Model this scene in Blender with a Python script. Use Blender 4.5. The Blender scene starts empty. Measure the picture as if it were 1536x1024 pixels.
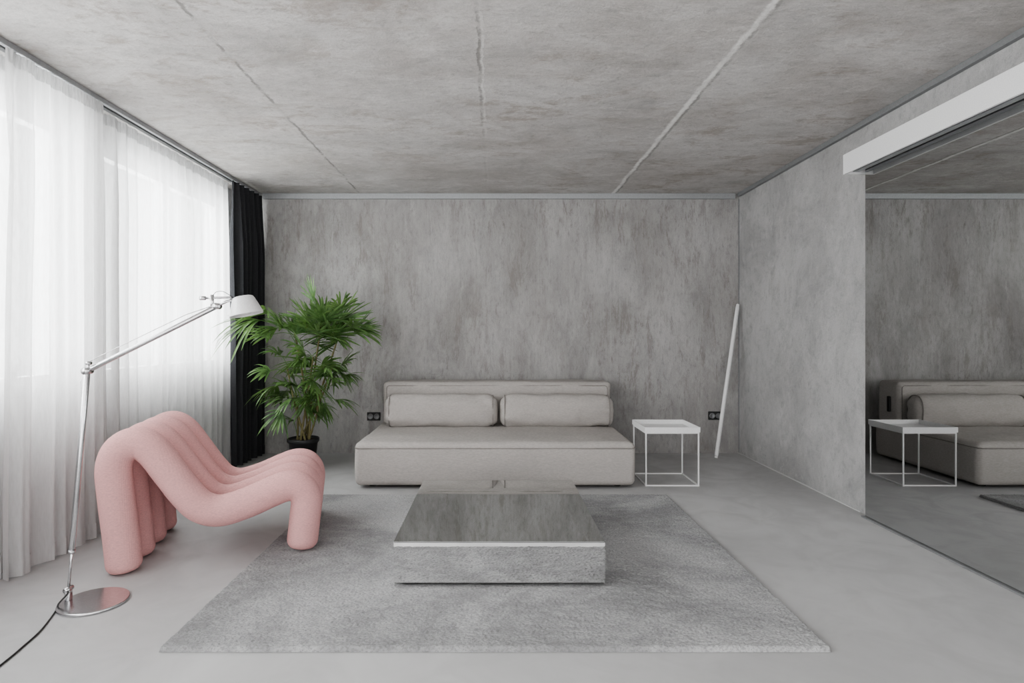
import bpy, bmesh, math, random
from mathutils import Vector, Matrix, noise
R=math.radians; PI=math.pi
random.seed(4)
scene=bpy.context.scene; COL=scene.collection
scene.view_settings.view_transform='AgX'
try: scene.view_settings.look='AgX - Medium High Contrast'
except Exception: pass
scene.view_settings.exposure=0.66
F=880.0; VX=742.0; VY=502.0; CH=1.21
def P(px,py,Y): return Vector(((px-VX)*Y/F, Y, CH-(py-VY)*Y/F))
W={}
# ------------------------------------------------------------ object helpers
def finish(name,bm,mat,parent=None,smooth=True,kind=None):
    if parent is not None: bm.transform(W[parent.name].inverted())
    bmesh.ops.recalc_face_normals(bm,faces=bm.faces[:])
    me=bpy.data.meshes.new(name); bm.to_mesh(me); bm.free()
    if smooth:
        for p in me.polygons: p.use_smooth=True
    me.materials.append(mat)
    o=bpy.data.objects.new(name,me); COL.objects.link(o)
    if parent is not None:
        o.parent=parent; W[o.name]=W[parent.name]
    else: W[o.name]=Matrix.Identity(4)
    if kind: o['kind']=kind
    return o
def tag(o,label,cat,group=None):
    o['label']=label; o['category']=cat
    if group: o['group']=group
    return o
def thing(name,label,cat,loc,rotz=0,group=None):
    o=bpy.data.objects.new(name,None); COL.objects.link(o)
    o.location=loc; o.rotation_euler=(0,0,rotz); o.empty_display_size=.1
    W[o.name]=Matrix.Translation(Vector(loc))@Matrix.Rotation(rotz,4,'Z')
    return tag(o,label,cat,group)
def box(bm,x0,x1,y0,y1,z0,z1,bev=0,seg=2):
    t=bmesh.new()
    bmesh.ops.create_cube(t,size=1)
    bmesh.ops.scale(t,vec=(x1-x0,y1-y0,z1-z0),verts=t.verts)
    bmesh.ops.translate(t,vec=((x0+x1)/2,(y0+y1)/2,(z0+z1)/2),verts=t.verts)
    if bev: bmesh.ops.bevel(t,geom=t.edges[:],offset=bev,segments=seg,affect='EDGES',profile=.5)
    m=bpy.data.meshes.new('t'); t.to_mesh(m); t.free(); bm.from_mesh(m); bpy.data.meshes.remove(m)
def bxo(name,d,mat,parent=None,bev=0,kind=None,smooth=False):
    bm=bmesh.new(); box(bm,*d,bev=bev); return finish(name,bm,mat,parent,smooth,kind)
def sweep(bm,pts,rad,seg=12,cap=True,closed=False):
    pts=[Vector(p) for p in pts]; n=len(pts)
    if not hasattr(rad,'__len__'): rad=[rad]*n
    def tan(i):
        if closed: return (pts[(i+1)%n]-pts[i-1]).normalized()
        return (pts[min(i+1,n-1)]-pts[max(i-1,0)]).normalized()
    t=tan(0); u=t.orthogonal().normalized(); rings=[]
    for i in range(n):
        t=tan(i); u=(u-t*u.dot(t)).normalized(); v=t.cross(u)
        rings.append([bm.verts.new(pts[i]+(u*math.cos(2*PI*k/seg)+v*math.sin(2*PI*k/seg))*rad[i]) for k in range(seg)])
    m=n if closed else n-1
    for i in range(m):
        a=rings[i]; b=rings[(i+1)%n]
        for k in range(seg): bm.faces.new((a[k],a[(k+1)%seg],b[(k+1)%seg],b[k]))
    if cap and not closed:
        bm.faces.new(rings[0][::-1]); bm.faces.new(rings[-1])
def tubeo(name,pts,rad,mat,parent=None,seg=12,closed=False):
    bm=bmesh.new(); sweep(bm,pts,rad,seg,True,closed); return finish(name,bm,mat,parent)
def lathe(bm,prof,seg=48,M=Matrix.Identity(4)):
    rings=[]
    for r,z in prof:
        if r<1e-5: rings.append([bm.verts.new(M@Vector((0,0,z)))])
        else: rings.append([bm.verts.new(M@Vector((r*math.cos(2*PI*k/seg),r*math.sin(2*PI*k/seg),z))) for k in range(seg)])
    for a,b in zip(rings,rings[1:]):
        for k in range(seg):
            k2=(k+1)%seg
            if len(a)==1 and len(b)==1: continue
            if len(a)==1: bm.faces.new((a[0],b[k2],b[k]))
            elif len(b)==1: bm.faces.new((a[k],a[k2],b[0]))
            else: bm.faces.new((a[k],a[k2],b[k2],b[k]))
def axis(a,r,step,k=5):
    L=[-a+r*i/k for i in range(k)]
    n=max(1,int(round(2*(a-r)/step)))
    L+=[-(a-r)+2*(a-r)*i/n for i in range(n+1)]
    L+=[(a-r)+r*i/k for i in range(1,k+1)]
    return L
def rbox(cx,cy,cz,w,d,h,r,step=.04,fn=None):
    bm=bmesh.new(); a,b,c=w/2,d/2,h/2
    X,Y,Z=axis(a,r,step),axis(b,r,step),axis(c,r,step)
    V={}
    def vt(x,y,z):
        key=(round(x,5),round(y,5),round(z,5))
        if key not in V:
            i=Vector((max(-a+r,min(a-r,x)),max(-b+r,min(b-r,y)),max(-c+r,min(c-r,z))))
            dd=Vector((x,y,z))-i; p=i+(dd.normalized()*r if dd.length>1e-7 else dd)
            if fn: p=fn(p,a,b,c)
            V[key]=bm.verts.new(p+Vector((cx,cy,cz)))
        return V[key]
    def side(U,Vv,f):
        for i in range(len(U)-1):
            for j in range(len(Vv)-1):
                q=[f(U[i],Vv[j]),f(U[i+1],Vv[j]),f(U[i+1],Vv[j+1]),f(U[i],Vv[j+1])]
                bm.faces.new(q)
    for s in (-1,1):
        side(X,Y,lambda u,v:vt(u,v,s*c)); side(X,Z,lambda u,v:vt(u,s*b,v)); side(Y,Z,lambda u,v:vt(s*a,u,v))
    return bm
def rrect(a,b,r,n=8):
    out=[]
    for cx,cy,a0 in ((a-r,b-r,0),(-a+r,b-r,90),(-a+r,-b+r,180),(a-r,-b+r,270)):
        for i in range(n+1):
            t=R(a0+90*i/n); out.append((cx+r*math.cos(t),cy+r*math.sin(t)))
    res=[]
    for i in range(len(out)):
        p=Vector(out[i]); q=Vector(out[(i+1)%len(out)]); res.append(p)
        m=int((q-p).length/.05)
        for k in range(1,m): res.append(p.lerp(q,k/m))
    return res
def catmull(c,per=14):
    c=[Vector(p) for p in c]; c=[c[0]*2-c[1]]+c+[c[-1]*2-c[-2]]; out=[]
    for i in range(1,len(c)-2):
        p0,p1,p2,p3=c[i-1:i+3]
        for k in range(per):
            t=k/per
            out.append(.5*((2*p1)+(p2-p0)*t+(2*p0-5*p1+4*p2-p3)*t*t+(3*p1-p0-3*p2+p3)*t**3))
    out.append(c[-2]); return out
def resample(pts,ds):
    d=[0]
    for a,b in zip(pts,pts[1:]): d.append(d[-1]+(b-a).length)
    n=max(2,int(d[-1]/ds)); out=[]; j=0
    for i in range(n+1):
        s=d[-1]*i/n
        while j<len(d)-2 and d[j+1]<s: j+=1
        t=(s-d[j])/max(1e-9,d[j+1]-d[j]); out.append(pts[j].lerp(pts[j+1],min(1,t)))
    return out
# ------------------------------------------------------------ materials
class NB:
    def __init__(s,name):
        s.m=bpy.data.materials.new(name); s.m.use_nodes=True; s.t=s.m.node_tree; s.b=s.t.nodes['Principled BSDF']; s.out=s.t.nodes['Material Output']
    def n(s,typ,ins=None,**pr):
        x=s.t.nodes.new(typ)
        for k,v in pr.items(): setattr(x,k,v)
        for k,v in (ins or {}).items(): s.set(x.inputs[k],v)
        return x
    def set(s,inp,v):
        if isinstance(v,bpy.types.NodeSocket): s.t.links.new(v,inp)
        else:
            if hasattr(inp.default_value,'__len__') and hasattr(v,'__len__') and len(v)==3 and len(inp.default_value)==4: v=(*v,1)
            inp.default_value=v
    def B(s,**k):
        for a,v in k.items(): s.set(s.b.inputs[a.replace('_',' ')],v)
    def pos(s,scale=(1,1,1),loc=(0,0,0)):
        g=s.n('ShaderNodeNewGeometry'); return s.n('ShaderNodeMapping',{'Vector':g.outputs['Position'],'Scale':scale,'Location':loc}).outputs[0]
    def obj(s,scale=(1,1,1)):
        g=s.n('ShaderNodeTexCoord'); return s.n('ShaderNodeMapping',{'Vector':g.outputs['Object'],'Scale':scale}).outputs[0]
    def noise(s,vec,scale=1,detail=6,rough=.6,dist=0):
        return s.n('ShaderNodeTexNoise',{'Vector':vec,'Scale':scale,'Detail':detail,'Roughness':rough,'Distortion':dist}).outputs['Fac']
    def ramp(s,f,lo,hi,a=0,b=1):
        return s.n('ShaderNodeMapRange',{'Value':f,'From Min':lo,'From Max':hi,'To Min':a,'To Max':b},interpolation_type='SMOOTHSTEP').outputs[0]
    def ma(s,op,a,b=0.0,c=None):
        x=s.n('ShaderNodeMath',operation=op); s.set(x.inputs[0],a); s.set(x.inputs[1],b)
        if c is not None: s.set(x.inputs[2],c)
        return x.outputs[0]
    def mix(s,f,a,b,bt='MIX'):
        x=s.n('ShaderNodeMix',data_type='RGBA',blend_type=bt); s.set(x.inputs['Factor'],f); s.set(x.inputs[6],a); s.set(x.inputs[7],b); return x.outputs[2]
    def bump(s,h,strength=.3,dist=.01,prev=None):
        d={'Height':h,'Strength':strength,'Distance':dist}
        if prev is not None: d['Normal']=prev
        return s.n('ShaderNodeBump',d).outputs[0]
def simple(name,col,rough=.5,metal=0,bump=0,bs=200):
    k=NB(name); v=k.obj(); nz=k.noise(v,bs,3)
    k.B(Base_Color=k.mix(k.ramp(nz,.3,.7),[c*.93 for c in col],[min(1,c*1.05) for c in col]),Roughness=rough,Metallic=metal)
    if bump: k.B(Normal=k.bump(nz,bump,.002))
    return k.m
def concrete(name,streak,light,dark,brown,bamt,seams=None,flake=.6,cov=(.38,.62),fam=.5,ms=3.8):
    k=NB(name)
    soft=tuple(q**.35 for q in streak)
    big=k.noise(k.pos(soft),.75,6,.6,1.0)
    cloud=k.noise(k.pos(soft,(4,2,9)),2.1,9,.70,.8)
    med=k.noise(k.pos(streak,(7,3,5)),ms,13,.74,.5)
    fine=k.noise(k.pos(tuple(q**.6 for q in streak),(2,9,4)),17,10,.80,.3)
    trow=k.noise(k.pos(tuple(q**2.2 for q in streak),(8,1,2)),5.5,9,.74,.4)
    grain=k.noise(k.pos(),130,4,.65)
    c=k.mix(k.ramp(big,.3,.7),dark,light)
    c=k.mix(k.ramp(cloud,.4,.66,0,.6),c,[q*1.2 for q in light])
    c=k.mix(k.ramp(cloud,.30,.46,.45,0),c,[q*.72 for q in dark])
    sm=k.ma('ADD',med,k.ma('MULTIPLY',k.ma('SUBTRACT',fine,.5),.40))
    area_=k.ramp(k.noise(k.pos((1,1,1),(3.3,1,8.2)),.9,5,.6,.6),cov[0],cov[1])
    c=k.mix(k.ramp(k.noise(k.pos(soft,(9,9,1)),1.1,8,.68,.7),.40,.66,0,bamt*.75),c,[a*.5+b*.5 for a,b in zip(brown,dark)])
    c=k.mix(k.ma('MULTIPLY',k.ramp(sm,.50,.62,0,bamt),area_),c,brown)
    c=k.mix(k.ma('MULTIPLY',k.ramp(sm,.35,.45,flake*.6,0),k.ramp(area_,0,1,1,.4)),c,[q*1.25 for q in light])
    c=k.mix(k.ramp(trow,.56,.68,0,.28),c,[q*1.3 for q in light])
    c=k.mix(k.ramp(trow,.32,.43,.26,0),c,[q*.70 for q in dark])
    c=k.mix(k.ramp(fine,.48,.70,0,fam),c,[q*.60 for q in dark])
    c=k.mix(k.ramp(fine,.30,.42,.25,0),c,[q*1.35 for q in light])
    c=k.mix(k.ramp(grain,.35,.65,.2,0),c,[q*.5 for q in dark])
    vein=k.noise(k.pos(soft,(1,5,2)),1.9,9,.62,1.5)
    v=k.ma('ABSOLUTE',k.ma('SUBTRACT',vein,.5)); c=k.mix(k.ma('MULTIPLY',k.ramp(v,.0,.006,.35,0),area_),c,[q*.6 for q in dark])
    h=k.ma('ADD',k.ma('MULTIPLY',med,.6),k.ma('MULTIPLY',fine,.6))
    if seams:
        g=k.n('ShaderNodeNewGeometry'); sp=k.n('ShaderNodeSeparateXYZ',{0:g.outputs['Position']}); x=sp.outputs[0]; yy=sp.outputs[1]
        wob=k.ma('ADD',k.ma('MULTIPLY',k.ma('SUBTRACT',k.noise(k.pos(),2.5,10,.8),.5),.08),k.ma('MULTIPLY',k.ma('SUBTRACT',k.noise(k.pos(),30,4,.7),.5),.022))
        xx=k.ma('ADD',x,wob); brk=k.ramp(k.noise(k.pos((1,1,1),(5,5,5)),4.5,7,.7),.42,.56,.12,1)
        fade=k.ramp(yy,3.4,4.6,1,.15)
        for x0,w,col,am in seams:
            d=k.ma('ABSOLUTE',k.ma('SUBTRACT',xx,x0)); f=k.ma('MULTIPLY',k.ramp(d,w*.2,w,am,0),brk if am<.8 else k.ramp(brk,0,1,.6,1))
            if abs(x0)<.3: f=k.ma('MULTIPLY',f,fade)
            c=k.mix(f,c,col); h=k.ma('ADD',h,k.ma('MULTIPLY',f,-.25 if col[0]<.3 else .12))
    n1=k.bump(h,.6,.018); n2=k.bump(grain,.35,.002,n1)
    k.B(Base_Color=c,Roughness=.82,Normal=n2)
    k.b.inputs['Specular IOR Level'].default_value=.25
    return k.m
M={}
M['back']=concrete('back_wall_concrete',(2.6,1,.48),(.455,.447,.44),(.345,.337,.33),(.235,.21,.19),.56,cov=(.38,.60))
M['right']=concrete('right_wall_concrete',(1,1.2,.8),(.485,.48,.477),(.395,.39,.386),(.34,.322,.305),.3)
M['ceil']=concrete('ceiling_concrete',(.72,1.5,1),(.59,.575,.562),(.455,.441,.428),(.355,.305,.265),.68,
   seams=[(-1.37,.015,(.20,.19,.18),.75),(-.08,.012,(.22,.21,.20),.65),(-.062,.010,(.75,.74,.72),.5),(1.21,.026,(.84,.83,.81),.9),(1.238,.014,(.24,.235,.225),.6)],cov=(.36,.60),ms=3.0)
def floor_mat():
    k=NB('microcement_floor')
    a=k.noise(k.pos(),.8,5,.55,.8); b=k.noise(k.pos(),3.2,8,.62,1.0); g=k.noise(k.pos(),90,3)
    c=k.mix(k.ramp(a,.3,.7),(.43,.428,.428),(.52,.518,.518)); c=k.mix(k.ramp(b,.4,.7,0,.4),c,(.38,.378,.378))
    k.B(Base_Color=c,Roughness=k.ramp(b,.3,.7,.40,.56),Normal=k.bump(k.ma('ADD',b,k.ma('MULTIPLY',g,.05)),.06,.01))
    return k.m
M['floor']=floor_mat()
def fabric(name,col,sc=420,bump=.35,var=.12,slub=True,blotch=.3,sheen=.0):
    k=NB(name)
    w1=k.n('ShaderNodeTexWave',{'Vector':k.obj(),'Scale':sc/4,'Distortion':1.5,'Detail':2},bands_direction='X').outputs['Fac']
    w2=k.n('ShaderNodeTexWave',{'Vector':k.obj(),'Scale':sc/4,'Distortion':1.5,'Detail':2},bands_direction='Z').outputs['Fac']
    n=k.noise(k.obj((1,1,4)),45 if slub else 90,6,.7); n2=k.noise(k.obj(),3,4)
    c=k.mix(k.ramp(n,.3,.7),[q*(1-var) for q in col],[min(1,q*(1+var)) for q in col])
    c=k.mix(k.ramp(n2,.35,.7,0,blotch),c,[q*.85 for q in col])
    h=k.ma('ADD',k.ma('ADD',w1,w2),k.ma('MULTIPLY',n,1.5))
    k.B(Base_Color=c,Roughness=.95,Normal=k.bump(h,bump,.0015))
    k.b.inputs['Sheen Weight'].default_value=sheen; k.b.inputs['Specular IOR Level'].default_value=.1
    return k.m
M['linen']=fabric('warm_grey_linen',(.465,.440,.420))
M['pipe']=fabric('linen_piping',(.30,.28,.265))
M['pink']=fabric('pink_knit',(.72,.415,.405),360,.6,.13,False,.06)
M['dark_curtain']=fabric('charcoal_curtain_cloth',(.052,.053,.057),300,.2,.1)
def rug_mat():
    k=NB('grey_rug_pile')
    g=k.noise(k.pos((1,1.5,1)),90,4,.70); l=k.noise(k.pos((1,.8,1),(2,0,0)),1.0,6,.62,1.6); m=k.noise(k.pos((1,2.2,1)),12,6,.65)
    c=k.mix(k.ramp(l,.38,.62),(.27,.27,.273),(.455,.455,.458))
    c=k.mix(k.ramp(m,.4,.7,0,.3),c,(.53,.53,.532)); c=k.mix(k.ramp(g,.36,.56,.55,0),c,(.16,.16,.16))
    k.B(Base_Color=c,Roughness=.95,Normal=k.bump(g,.75,.008))
    k.b.inputs['Sheen Weight'].default_value=.1; k.b.inputs['Specular IOR Level'].default_value=.1
    return k.m
M['rug']=rug_mat()
def sheer(name,tr,dens=.55,lo=(.64,.64,.64),hi=(.84,.84,.84)):
    k=NB(name); t=k.t
    weave=k.noise(k.pos((1,30,2)),9,6,.65); thr=k.noise(k.pos((1,1,40)),30,3,.6)
    col=k.mix(k.ramp(weave,.3,.7),lo,hi); col=k.mix(k.ramp(thr,.4,.7,0,.25),col,lo)
    d=k.n('ShaderNodeBsdfDiffuse',{'Color':col}); l=k.n('ShaderNodeBsdfTranslucent',{'Color':col})
    tp=k.n('ShaderNodeBsdfTransparent',{'Color':(1,1,1)})
    a=k.n('ShaderNodeMixShader',{0:dens,1:d.outputs[0],2:l.outputs[0]})
    b=k.n('ShaderNodeMixShader',{0:k.ramp(weave,.3,.7,tr*.7,tr*1.3),1:a.outputs[0],2:tp.outputs[0]})
    t.links.new(b.outputs[0],k.out.inputs[0]); return k.m
M['sheer']=sheer('white_sheer_voile',.20,.48,(.66,.652,.65),(.85,.848,.848)); M['tape']=sheer('gathered_header_tape',.02,.3,(.5,.5,.5),(.7,.7,.7))
M['white']=simple('white_lacquer',(.82,.82,.82),.4)
M['whitemetal']=simple('white_powder_coat',(.8,.8,.8),.45,0,.1)
M['alu']=simple('brushed_aluminium',(.66,.66,.67),.2,1,.05,120)
M['zinc']=simple('galvanised_steel',(.42,.43,.44),.5,.5,.1,60)
M['zincdark']=simple('dull_steel_trunking',(.28,.285,.29),.55,.4,.1,60)
M['skirt']=simple('grey_sealant',(.55,.55,.55),.7)
M['black']=simple('black_plastic',(.018,.018,.018),.45)
M['pot']=simple('black_nursery_pot',(.022,.022,.024),.5)
M['soil']=simple('potting_soil',(.05,.035,.025),.95,0,.8,80)
def mirror(name,c,r=.0):
    k=NB(name); nz=k.noise(k.pos(),2,2); k.B(Base_Color=k.mix(k.ramp(nz,.3,.7),c,[q*.99 for q in c]),Metallic=1.0,Roughness=r); return k.m
M['mirror']=mirror('tinted_mirror_glass',(.60,.605,.605)); M['tmirror']=mirror('tabletop_mirror',(.60,.61,.605)); M['smirror']=mirror('side_mirror',(.98,.98,.98))
def glass():
    k=NB('window_glass'); tp=k.n('ShaderNodeBsdfTransparent',{'Color':(.95,.97,.97)}); gl=k.n('ShaderNodeBsdfGlossy',{'Roughness':.02})
    m=k.n('ShaderNodeMixShader',{0:.05,1:tp.outputs[0],2:gl.outputs[0]}); k.t.links.new(m.outputs[0],k.out.inputs[0]); return k.m
M['glass']=glass()
def leafm():
    k=NB('palm_leaf_green'); n=k.noise(k.obj(),9,4); n2=k.noise(k.obj(),60,3)
    c=k.mix(k.ramp(n,.35,.65),(.055,.13,.042),(.19,.32,.12)); c=k.mix(k.ramp(n2,.4,.7,0,.3),c,(.25,.38,.16))
    k.B(Base_Color=c,Roughness=.36)
    tr=k.n('ShaderNodeBsdfTranslucent',{'Color':(.20,.34,.08)}); m=k.n('ShaderNodeMixShader',{0:.22,1:k.b.outputs[0],2:tr.outputs[0]})
    k.t.links.new(m.outputs[0],k.out.inputs[0]); return k.m
M['leaf']=leafm(); M['stem']=simple('fibrous_palm_stem',(.19,.17,.08),.85,0,.8,70)
# ------------------------------------------------------------ room shell
XL,XR,YB,YF,H=-2.62,2.5,6.0,-1.0,2.65
bxo('floor',(XL-.25,XR+.2,YF,YB+.2,-.15,0),M['floor'],kind='structure')
bxo('ceiling',(XL-.25,XR+.2,YF,YB+.2,H,H+.15),M['ceil'],kind='structure')
bxo('wall_back',(XL-.25,XR+.2,YB,YB+.2,0,H),M['back'],kind='structure')
bxo('wall_right',(XR,XR+.2,YF,YB,0,H),M['right'],kind='structure')
wins=[(-.7,1.35),(1.65,3.6),(3.88,5.7)]; SZ,TZ=.9,2.5
bm=bmesh.new(); ys=[YF]+[v for w in wins for v in w]+[YB]
for i in range(0,len(ys),2): box(bm,XL-.2,XL,ys[i],ys[i+1],0,H)
for a,b in wins: box(bm,XL-.2,XL,a,b,0,SZ); box(bm,XL-.2,XL,a,b,TZ,H)
finish('wall_left',bm,simple('white_window_wall',(.64,.64,.64),.8),None,False,'structure')
for i,(a,b) in enumerate(wins):
    bm=bmesh.new(); x0,x1=XL-.13,XL-.06
    box(bm,x0,x1,a,b,SZ,SZ+.07); box(bm,x0,x1,a,b,TZ-.07,TZ); box(bm,x0,x1,a,a+.07,SZ+.07,TZ-.07); box(bm,x0,x1,b-.07,b,SZ+.07,TZ-.07)
    m=(a+b)/2; box(bm,x0,x1,m-.05,m+.05,SZ+.07,TZ-.07)
    wo=finish('window_%d'%(i+1),bm,M['white'],None,False,'structure')
    for q0,q1 in ((a+.07,m-.05),(m+.05,b-.07)): bxo('pane',(x0+.03,x0+.036,q0,q1,SZ+.07,TZ-.07),M['glass'],wo)
bxo('trim_1',(-2.36,XR-.05,YB-.035,YB,H-.055,H),M['zinc'],kind='structure',bev=.003)
bxo('trim_2',(XR-.032,XR,YF,YB-.035,H-.036,H),M['zincdark'],kind='structure',bev=.003)
bm=bmesh.new(); box(bm,XR-.010,XR,4.0,YB-.03,0,.008); finish('trim_3',bm,M['skirt'],None,False,'structure')
bxo('trim_4',(XR-.008,XR,YB-.008,YB,.012,H-.055),M['zincdark'],kind='structure')
t=thing('curtain_rail','double metal curtain rail fixed along the ceiling above the windows','curtain rail',(-2.42,3,H-.03))
bxo('track',(-2.455,-2.425,-.8,YB-.02,H-.03,H),M['zincdark'],t,.003)
bxo('track',(-2.405,-2.38,-.8,YB-.02,H-.03,H),M['zinc'],t,.003)
# ------------------------------------------------------------ curtains
def curtain(name,label,y0,y1,x,amp,pitch,mat,z0=.006,z1=H-.035,seed=0,header=None,rows=16,spread=0,wander=1.0):
    t=thing(name,label,'curtain',(x,(y0+y1)/2,z1))
    n=int((y1-y0)/pitch*18)
    def off(s,z):
        y=y0+(y1-y0)*s
        ph=2*PI*(y/pitch+.8*wander*noise.noise(Vector((y*1.6,seed,z*.10*wander)))+.45*wander*noise.noise(Vector((y*5,seed,z*.1*wander))))
        am=amp*(.35+.65*min(1,(z1-z)/.6))*(.8+.9*wander*noise.noise(Vector((y*2.3,seed+5,z*.22))))
        q=math.sin(ph); q=(abs(q)**.75)*(1 if q>0 else -1)
        X=x+am*q+.010*noise.noise(Vector((y*3,z*1.2,seed)))+.25*am*math.sin(2.3*ph+seed)
        if z>z1-.12: X+=.007*math.sin(2*PI*y/.028)*((z-(z1-.12))/.12)
        return X,y+.25*amp*math.cos(ph)*spread
    def grid(za,zb,rows,dx=0):
        f=3 if header and zb-za<.2 else 1
        bm=bmesh.new(); G=[]
        zs=[za+(zb-za)*j/rows for j in range(rows+1)]
        for z in zs:
            row=[]
            for i in range(n*f+1):
                X,y=off(i/(n*f),z); row.append(bm.verts.new((X+dx,y,z)))
            G.append(row)
        for a,b in zip(G,G[1:]):
            for i in range(len(a)-1): bm.faces.new((a[i],a[i+1],b[i+1],b[i]))
        return bm
    finish('panel',grid(z0,z1 if not header else z1-.07,rows),mat,t)
    if header: finish('header_tape',grid(z1-.07,z1,3),header,t)
    finish('hem',grid(z0,z0+.09,2,.003),mat,t)
    return t
curtain('sheer_curtain','white sheer curtain panel nearest the camera, cut by the left frame edge',.2,3.02,-2.47,.028,.13,M['sheer'],seed=1,header=M['tape'])
curtain('sheer_curtain','narrow white sheer curtain panel behind the floor lamp pole',2.86,3.56,-2.385,.030,.11,M['sheer'],seed=7,header=M['tape'])
curtain('sheer_curtain','wide white sheer curtain panel between the floor lamp and the dark curtain',3.42,5.42,-2.47,.032,.125,M['sheer'],seed=3,header=M['tape'])
curtain('blackout_curtain','charcoal floor length curtain bunched in the far window corner',5.36,5.93,-2.375,.052,.095,M['dark_curtain'],seed=9,spread=1,rows=24,wander=.45)
# ------------------------------------------------------------ mirror door
t=thing('sliding_mirror_door','tall tinted mirror sliding door covering the right concrete wall','mirror',(2.46,2,0))
bxo('mirror_pane',(2.45,2.458,-.4,3.878,.012,2.40),M['mirror'],t)
bxo('door_panel',(2.458,2.478,-.4,3.878,.012,2.40),M['zincdark'],t)
t=thing('door_pelmet','long white box pelmet mounted above the mirror door','pelmet',(2.42,2,2.29))
bxo('cover',(2.345,2.36,-.5,3.95,2.287,2.42),M['white'],t,.002)
bxo('cover_top',(2.36,2.498,-.5,3.95,2.405,2.42),M['white'],t)
bxo('end_cap',(2.36,2.498,3.935,3.95,2.287,2.405),M['white'],t)
bxo('track',(2.40,2.44,-.5,3.93,2.30,2.36),M['zinc'],t)
tag(bxo('floor_track',(2.435,2.485,-.5,3.9,0,.01),M['zincdark']),'thin dark metal floor track under the mirror door','track')
# ------------------------------------------------------------ sockets
def socket(x,z,label):
    t=thing('wall_socket',label,'socket',(x,YB,z),0,None)
    bm=bmesh.new(); box(bm,x-.068,x+.068,YB-.014,YB,z-.042,z+.042,.005); finish('frame',bm,M['black'],t,False)
    for s in (-1,1):
        bm=bmesh.new(); lathe(bm,[(.0,.004),(.020,.004),(.022,.012),(.028,.012),(.028,0),(0,0)],28,Matrix.Translation((x+s*.032,YB-.014,z))@Matrix.Rotation(R(90),4,'X')); so=finish('socket_ring',bm,M['zincdark'],t)
    return t
socket(-1.235,.378,'black double wall socket between the potted palm and the sofa')
t=socket(2.25,.385,'black double wall socket behind the leaning white tube')
# ------------------------------------------------------------ leaning white tube
a=Vector((2.135,5.66,.022)); b=Vector((2.465,5.945,1.52)); dd=(b-a).normalized()
t=thing('light_tube','slim white tube leaning in the corner against the concrete wall','tube lamp',tuple(a))
tubeo('tube',[a+dd*.02,a+dd*.04,b-dd*.03,b-dd*.02],[.016,.018,.018,.016],M['white'],t,20)
tubeo('end_cap',[a-dd*.0,a+dd*.004,a+dd*.02],[.012,.016,.016],M['whitemetal'],t,20)
tubeo('end_cap',[b-dd*.02,b-dd*.004,b],[.016,.016,.012],M['whitemetal'],t,20)
# ------------------------------------------------------------ rug
bm=bmesh.new(); x0,x1,y0,y1=-1.28,1.284,2.235,4.38; nx,ny=512,430; G=[]
for j in range(ny+1):
    row=[]
    for i in range(nx+1):
        x=x0+(x1-x0)*i/nx; y=y0+(y1-y0)*j/ny
        e=min(i,nx-i,j,ny-j); base=.021*(0 if e==0 else (.85 if e==1 else 1))
        jx=jy=0
        if e>0:
            base+=.0042*noise.noise(Vector((x*85,y*95,0)))+.003*noise.noise(Vector((x*22,y*30,4)))
        else:
            base=.001; jx=.002*noise.noise(Vector((x*50,y*50,1))); jy=.002*noise.noise(Vector((x*50,y*50,8)))
        row.append(bm.verts.new((x+jx,y+jy,max(.001,base))))
    G.append(row)
for a_,b_ in zip(G,G[1:]):
    for i in range(nx): bm.faces.new((a_[i],a_[i+1],b_[i+1],b_[i]))
tag(finish('rug',bm,M['rug']),'large light grey cut pile rug under the mirrored coffee table','rug')
# ------------------------------------------------------------ coffee table
tx0,tx1,ty0,ty1=-.477,.521,2.77,3.94; zb,zt=.040,.234
t=thing('coffee_table','low square coffee table clad entirely in mirror on the rug','coffee table',(.022,3.355,.02))
bxo('tabletop',(tx0,tx1,ty0,ty1,zt-.003,zt),M['tmirror'],t)
bxo('core',(tx0+.012,tx1-.012,ty0+.012,ty1-.012,zb,zt-.003),M['black'],t)
bxo('side_panel',(tx0,tx1,ty0+.001,ty0+.009,zb,zt-.0055),M['smirror'],t)
bxo('side_panel',(tx0,tx1,ty1-.009,ty1-.001,zb,zt-.0055),M['smirror'],t)
bxo('side_panel',(tx0,tx0+.006,ty0+.0095,ty1-.0095,zb,zt-.0055),M['smirror'],t)
bxo('side_panel',(tx1-.006,tx1,ty0+.0095,ty1-.0095,zb,zt-.0055),M['smirror'],t)
bxo('base_board',(tx0+.004,tx1-.004,ty0+.004,ty1-.004,zb-.004,zb),M['black'],t)
bxo('plinth',(tx0+.06,tx1-.06,ty0+.06,ty1-.06,.021,zb-.004),M['black'],t)
# ------------------------------------------------------------ sofa
def seatfn(p,a,b,c):
    p=p.copy()
    top=max(0,(p.z+c*.2)/(c*1.2)); q=(1-abs(p.x/a)**5)*(1-abs(p.y/b)**4)
    p.z+=top*(.014*q+.008*noise.noise(Vector((p.x*3,p.y*4,2)))+.004*noise.noise(Vector((p.x*12,p.y*9,1))))
    if p.y<-b*.9: p.y-= .010*(1-(p.z/c)**2)*(1-abs(p.x/a)**6)+.005*noise.noise(Vector((p.x*4,p.z*6,3)))
    if abs(p.x)>a*.95: p.x*=1+.006*(1-(p.z/c)**2)
    return p
sx0,sx1=-1.10,1.105; scx=(sx0+sx1)/2; sw=sx1-sx0
sofa=thing('sofa','low warm grey linen sofa with deep seat and plain backrest','sofa',(scx,5.2,0))
sy0,sy1=4.60,5.86
finish('seat',rbox(scx,(sy0+sy1)/2,(.022+.365)/2,sw,sy1-sy0,.343,.045,.035,seatfn),M['linen'],sofa)
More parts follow.
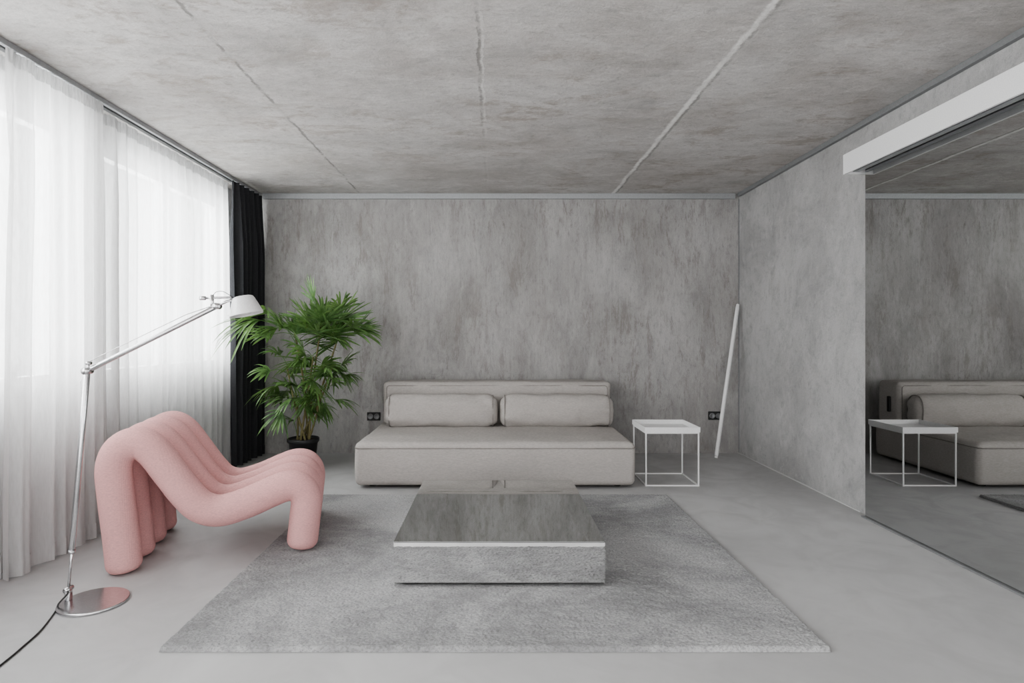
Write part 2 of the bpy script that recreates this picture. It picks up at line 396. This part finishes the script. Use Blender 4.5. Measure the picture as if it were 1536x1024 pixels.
tubeo('piping',[(p.x+scx,p.y+(sy0+sy1)/2,.320) for p in rrect(sw/2+.002,(sy1-sy0)/2+.004,.045)],.0045,M['pipe'],sofa,8,True)
def backfn(p,a,b,c):
    p=p.copy(); q=(1-abs(p.x/a)**6)*(1-abs(p.z/c)**4)
    if p.y<0: p.y-=.014*q
    p.z+=.006*noise.noise(Vector((p.x*3.5,p.y*4,6)))*(1 if p.z>0 else 0)
    p.y+=.006*noise.noise(Vector((p.x*5,p.z*6,2)))
    return p
bcx=.022
finish('backrest',rbox(bcx,5.68,.563,2.15,.30,.41,.04,.035,backfn),M['linen'],sofa)
bm=bmesh.new(); sweep(bm,[(p.x+bcx,5.526,p.y+.563) for p in rrect(1.075-.036,.205-.036,.03)],.004,8,False,True)
finish('piping',bm,M['pipe'],sofa)
bxo('hinge_cover',(bcx+1.072,bcx+1.092,5.63,5.67,.47,.62),M['black'],sofa,.008)
bxo('hinge_cover',(bcx-1.092,bcx-1.072,5.63,5.67,.47,.62),M['black'],sofa,.008)
for x in (sx0+.12,sx1-.12):
    for y in (sy0+.12,sy1-.12):
        bm=bmesh.new(); lathe(bm,[(0,0),(.028,0),(.03,.006),(.03,.03),(0,.03)],24,Matrix.Translation((x,y,0))); finish('foot',bm,M['black'],sofa)
def bolster(x0,x1,label,seed):
    L=x1-x0; cx=(x0+x1)/2; cy=5.385; zc=.515
    t=thing('bolster_cushion',label,'cushion',(cx,cy,.375),0,None)
    def fn(p,a,b,c):
        p=p.copy(); e=abs(p.x)/a
        f=1-.22*e**5; p.y*=f*(1-.3*abs(p.z/c)**2)
        p.z*=(1-.08*e**4)
        p.x*=1-.018*abs(p.z/c)**2
        w=noise.noise(Vector((p.x*3.5+seed*7,p.y*8,p.z*7)))*.014+noise.noise(Vector((p.x*11+seed,p.y*10,p.z*16)))*.008
        pr=Vector((0,p.y,p.z))
        if pr.length>1e-4: p+=pr.normalized()*w
        p.y+=.008*math.sin(p.z*60+p.x*9)*max(0,e-.55)*2
        if p.z<-c*.93: p.z=-c*.93
        return p
    finish('cushion_cover',rbox(cx,cy,zc,L,.24,.30,.08,.018,fn),M['linen'],t)
    for s in (-1,1):
        xe=cx+s*(L/2-.045)
        pp=[]
        for p in rrect(.118*.86,.15*.93,.07,6):
            pp.append((xe,p.x*(1-.3*abs(p.y/.15)**2)+cy,p.y+zc))
        tubeo('piping',pp,.0045,M['pipe'],t,8,True)
    return t
bolster(-1.0,.028,'long linen bolster cushion, the one nearer the palm on the sofa',1)
bolster(.046,1.083,'long linen bolster cushion, the one nearer the white side table',2)
# ------------------------------------------------------------ side table
ax0,ax1,ay0,ay1=1.206,1.636,4.69,5.11
t=thing('side_table','small white wire frame side table with lift off tray','side table',((ax0+ax1)/2,4.9,0))
bm=bmesh.new(); s=.010
for x in (ax0,ax1-s):
    for y in (ay0,ay1-s): box(bm,x,x+s,y,y+s,0,.43)
for z in (0,.42):
    for y in (ay0,ay1-s): box(bm,ax0+s,ax1-s,y,y+s,z,z+s)
    for x in (ax0,ax1-s): box(bm,x,x+s,ay0+s,ay1-s,z,z+s)
finish('frame',bm,M['whitemetal'],t,False)
t2=thing('tray','square white metal tray on top of the wire side table','tray',((ax0+ax1)/2,4.9,.43))
bm=bmesh.new(); e=.006; zt0,zt1=.431,.472
box(bm,ax0-e,ax1+e,ay0-e,ay1+e,zt0,zt0+.004)
finish('tray_base',bm,M['whitemetal'],t2,False)
bm=bmesh.new()
for y in (ay0-e,ay1+e-.004): box(bm,ax0-e,ax1+e,y,y+.004,zt0+.004,zt1)
for x in (ax0-e,ax1+e-.004): box(bm,x,x+.004,ay0-e+.004,ay1+e-.004,zt0+.004,zt1)
finish('rim',bm,M['whitemetal'],t2,False)
# ------------------------------------------------------------ pink chair
ang=R(18); ux=Vector((math.cos(ang),math.sin(ang),0)); rw=Vector((-math.sin(ang)*.80,math.cos(ang),0)).normalized(); O=Vector((-1.89,3.0,0))
ch=thing('lounge_chair','pink knitted lounge chair made of four fat bent tubes','armchair',tuple(O),ang)
prof=[(0,.0),(-.018,.2),(-.042,.42),(-.048,.54),(-.018,.622),(.055,.655),(.125,.612),(.205,.495),(.285,.375),(.355,.300),(.45,.272),(.58,.303),(.70,.350),(.785,.376),(.848,.362),(.882,.30),(.876,.2),(.858,.025)]
c3=resample(catmull([Vector((u,0,z)) for u,z in prof],12),.012)
r0=.083; e=.05; n=len(c3)
def rad(i):
    s=min(i,n-1-i)*.012
    return r0 if s>=e else r0-e+math.sqrt(max(0,e*e-(e-s)**2))
for k in range(4):
    pts=[O+ux*p.x+rw*(k*.216)+Vector((0,0,p.z)) for p in c3]
    tubeo('padded_tube',pts,[rad(i) for i in range(n)],M['pink'],ch,36)
# ------------------------------------------------------------ floor lamp
BY=2.65
lamp=thing('floor_lamp','slim aluminium floor lamp with jointed arm leaning over the pink chair','floor lamp',(-1.81,BY,0))
bm=bmesh.new(); lathe(bm,[(0,0),(.136,0),(.140,.003),(.140,.010),(.137,.013),(0,.014)],72,Matrix.Translation((-1.81,BY,0))); o=finish('base',bm,M['alu'],lamp)
for p in o.data.polygons: p.use_smooth=len(p.vertices)==4 and abs(p.normal.z)<.9
A=Vector((-1.925,BY,.012)); J=P(131,556,BY); 
bm=bmesh.new(); box(bm,A.x-.012,A.x+.012,BY-.012,BY+.012,.012,.06,.004); sweep(bm,[A+Vector((0,-.022,.05)),A+Vector((0,.022,.05))],.011,14); finish('base_joint',bm,M['alu'],lamp)
A2=A+Vector((0,0,.05)); d=(J-A2)
tubeo('lower_rod',[A2,A2+d*.22],.006,M['alu'],lamp,14)
tubeo('lower_arm',[A2+d*.17,A2+d*.175,A2+d*.985,A2+d*.99],[.009,.0125,.0125,.009],M['alu'],lamp,20)
tubeo('collar',[A2+d*.165,A2+d*.18],.015,M['alu'],lamp,20)
E=P(326,459,2.8); du=E-J; dn=du.normalized()
bm=bmesh.new()
sweep(bm,[J+Vector((0,-.022,0)),J+Vector((0,.022,0))],.016,18)
sweep(bm,[J+Vector((0,0,0)),J+Vector((.006,0,.035))],.006,10)
sweep(bm,[J+Vector((.006,-.012,.035)),J+Vector((.006,.012,.035))],.009,12)
finish('elbow_joint',bm,M['alu'],lamp)
tubeo('upper_arm',[J+dn*.015,J+dn*.02,E-dn*.01,E],[.008,.0115,.0115,.008],M['alu'],lamp,20)
up=Vector((-dn.z,0,dn.x)).normalized()
tubeo('tension_wire',[J+Vector((.006,0,.04)),J+dn*.09+up*.035,E-dn*.14+up*.03,E-dn*.02+up*.012],.0018,M['alu'],lamp,6)
tubeo('tension_wire',[J+Vector((-.006,0,.0)),J+Vector((-.03,0,-.05)),A2+d*.86+Vector((-.014,0,0)),A2+d*.8+Vector((-.012,0,0))],.0014,M['alu'],lamp,6)
Hc=P(367,458,2.82)
bm=bmesh.new()
sweep(bm,[E+Vector((0,-.02,0)),E+Vector((0,.02,0))],.015,16)
sweep(bm,[E,P(340,452,2.81),P(354,448,2.82)],.0065,10)
sweep(bm,[P(304,447,2.8),P(347,446,2.81)],.0055,10)
sweep(bm,[P(318,442,2.8),P(318,464,2.8)],.009,10)
sweep(bm,[P(300,447,2.8),P(308,447,2.8)],.010,12)
finish('head_joint',bm,M['alu'],lamp)
loop=[P(318,445,2.8),P(324,438,2.8),P(334,437,2.8),P(342,441,2.81),P(350,446,2.82)]
tubeo('switch_wire',catmull(loop,6),.0016,M['black'],lamp,6)
MS=Matrix.Translation(Hc)@Matrix.Rotation(R(-12),4,'Y')@Matrix.Scale(.92,4)
bm=bmesh.new(); lathe(bm,[(.082,-.050),(.084,-.050),(.084,-.044),(.072,-.01),(.056,.034),(.050,.044),(.042,.048),(0,.049)],56,MS)
lathe(bm,[(.082,-.050),(.068,-.01),(.052,.033),(0,.040)],56,MS)
sh=finish('lamp_shade',bm,simple('satin_white_shade',(.74,.74,.74),.35,.15),lamp)
bm=bmesh.new(); lathe(bm,[(0,.036),(.018,.036),(.018,.0),(.03,-.015),(.034,-.03),(.025,-.046),(0,-.05)],28,MS); finish('bulb',bm,M['white'],sh)
pts=[A+Vector((0,-.012,.05)),A+Vector((.02,-.03,.045)),A+Vector((.0,-.06,.012))]
for px,py in ((84,917),(62,946),(36,970),(10,992),(-40,1030),(-120,1080)):
    Y=CH*F/(py-VY); pts.append(Vector(((px-VX)*Y/F,Y,.005)))
tubeo('power_cord',resample(catmull(pts,10),.01),.0036,M['black'],lamp,8)
# ------------------------------------------------------------ palm
PYc=5.35; PC=Vector((-1.745,PYc,0))
palm=thing('potted_palm','tall bushy green fan palm in a black pot beside the dark curtain','plant',tuple(PC))
T=Matrix.Translation(PC)
bm=bmesh.new(); lathe(bm,[(0,0),(.098,0),(.102,.006),(.128,.235),(.138,.236),(.141,.245),(.141,.268),(.136,.272),(.130,.268),(.126,.24),(0,.24)],48,T); finish('pot',bm,M['pot'],palm)
bm=bmesh.new(); lathe(bm,[(0,.256),(.06,.258),(.126,.25),(.126,.242)],32,T)
finish('soil',bm,M['soil'],palm)
def fan(bm,start,b,d,L,cnt,spread,droop,roll=0):
    d=d.normalized(); up=Vector((0,0,1)); s=d.cross(up)
    if s.length<.1: s=Vector((random.uniform(-1,1),random.uniform(-1,1),0))
    s.normalize(); nn=s.cross(d).normalized()
    s=(s*math.cos(roll)+nn*math.sin(roll)).normalized(); nn=s.cross(d).normalized()
    mid=(start+b)/2+Vector((0,0,.02)); sweep(bm,catmull([start,mid,b],4),.003,5,False)
    for i in range(cnt):
        f=(i/(cnt-1)*2-1); a=f*spread+random.uniform(-.06,.06)
        v=(d*math.cos(a)+s*math.sin(a)+nn*random.uniform(-.22,.22)).normalized()
        l=L*(.70+.30*math.cos(a))*random.uniform(.82,1.12); w=random.uniform(.007,.0105)
        side=nn.cross(v).normalized(); prev=None; dr=droop*random.uniform(.5,1.5); K=7
        for k in range(K+1):
            tt=k/K; p=b+v*l*tt+Vector((0,0,-dr*(l/.3)*tt**2.4))
            ww=w*(.4+.9*math.sin(PI*min(1,tt*.9+.1))**.7) if tt<.999 else .0006
            c_=p-nn*ww*.4
            cur=(bm.verts.new(p+side*ww),bm.verts.new(c_),bm.verts.new(p-side*ww))
            if prev:
                bm.faces.new((prev[0],prev[1],cur[1],cur[0])); bm.faces.new((prev[1],prev[2],cur[2],cur[1]))
            prev=cur
def sph(n,zlo,zhi,off=0):
    for i in range(n):
        z=zlo+(zhi-zlo)*(i+.5)/n; a=i*2.39996+off; r=math.sqrt(max(0,1-z*z)); yield Vector((r*math.cos(a),r*math.sin(a)*.8,z))
stems=[(P(482,488,5.36),13,(-.05,.99),.30,.16,.03,.0),
       (P(442,498,5.28),8,(-.2,.95),.26,.14,.05,1.0),
       (P(510,498,5.42),10,(-.2,.95),.28,.14,.07,2.2),
       (P(498,552,5.28),8,(-.6,.6),.24,.12,.10,3.1),
       (P(442,575,5.32),9,(-.65,.6),.24,.12,.10,4.0),
       (P(470,535,5.20),8,(-.5,.7),.26,.13,.09,5.0),
       (P(430,548,5.30),7,(-.6,.6),.23,.12,.10,.5),
       (P(482,584,5.24),7,(-.5,.5),.20,.10,.10,1.7)]
for i,(top,n_,zr,L,pl,dr,off) in enumerate(stems):
    a0=i*.9; root=PC+Vector((.05*math.cos(a0),.05*math.sin(a0),.25))
    mid=root.lerp(top,.5)+Vector((random.uniform(-.03,.03),random.uniform(-.02,.02),0))
    bm=bmesh.new(); pts=resample(catmull([root,mid,top],10),.02)
    sweep(bm,pts,[.010*(1+.2*math.sin(j*1.9))*(1-.35*j/len(pts)) for j in range(len(pts))],9)
    st=finish('stem',bm,M['stem'],palm)
    bm=bmesh.new()
    for v in sph(n_,zr[0],zr[1],off):
        s0=top+Vector((0,0,random.uniform(-.16,.02)))
        b=s0+v*pl*random.uniform(.6,1.5)
        b.y=min(b.y,5.66)
        dv=v.copy()
        if dv.y>.25: dv.y=.25
        fan(bm,s0,b,dv+Vector((0,0,.15)),L*random.uniform(.8,1.15),random.randint(11,14),R(random.uniform(48,75)),dr*random.uniform(.7,1.5),random.uniform(-.9,.9))
    if i==1:
        fan(bm,top,P(392,480,4.98),Vector((-.34,-.42,.0)),.40,15,R(42),.15,.2)
        fan(bm,top,P(400,470,5.1),Vector((-.25,-.45,.12)),.35,14,R(50),.12,-.3)
        fan(bm,top,P(415,492,5.1),Vector((-.3,-.2,.0)),.24,13,R(60),.10,.3)
    if i==4:
        fan(bm,root+Vector((0,0,.02)),P(440,630,5.3),Vector((-.5,-.3,.3)),.12,8,R(50),.05)
    for v in bm.verts:
        v.co.y=min(v.co.y,5.97); v.co.x=max(v.co.x,-2.30 if v.co.y>5.2 else -2.34)
    finish('foliage',bm,M['leaf'],st)
# ------------------------------------------------------------ light
w=bpy.data.worlds.new('World'); scene.world=w; w.use_nodes=True
bg=w.node_tree.nodes['Background']; bg.inputs[0].default_value=(1,.985,.985,1); bg.inputs[1].default_value=1.85
def area(name,loc,rot,sx,sy,L,col=(1,1,1)):
    l=bpy.data.lights.new(name,'AREA'); l.shape='RECTANGLE'; l.size=sx; l.size_y=sy; l.energy=L*sx*sy*PI; l.color=col
    o=bpy.data.objects.new(name,l); o.location=loc; o.rotation_euler=rot; COL.objects.link(o); return o
area('daylight',(-3.7,2.6,2.1),(0,R(-90),0),3.2,8.5,9.5,(1,.99,.995))
# ------------------------------------------------------------ camera
cd=bpy.data.cameras.new('camera'); cam=bpy.data.objects.new('camera',cd); COL.objects.link(cam)
cam.location=(0,0,CH); cam.rotation_euler=(R(90),0,0); cd.sensor_width=36; cd.lens=36*F/1536
cd.shift_x=(768-VX)/1536; cd.shift_y=-(512-VY)/1536; cd.clip_start=.05
scene.camera=cam
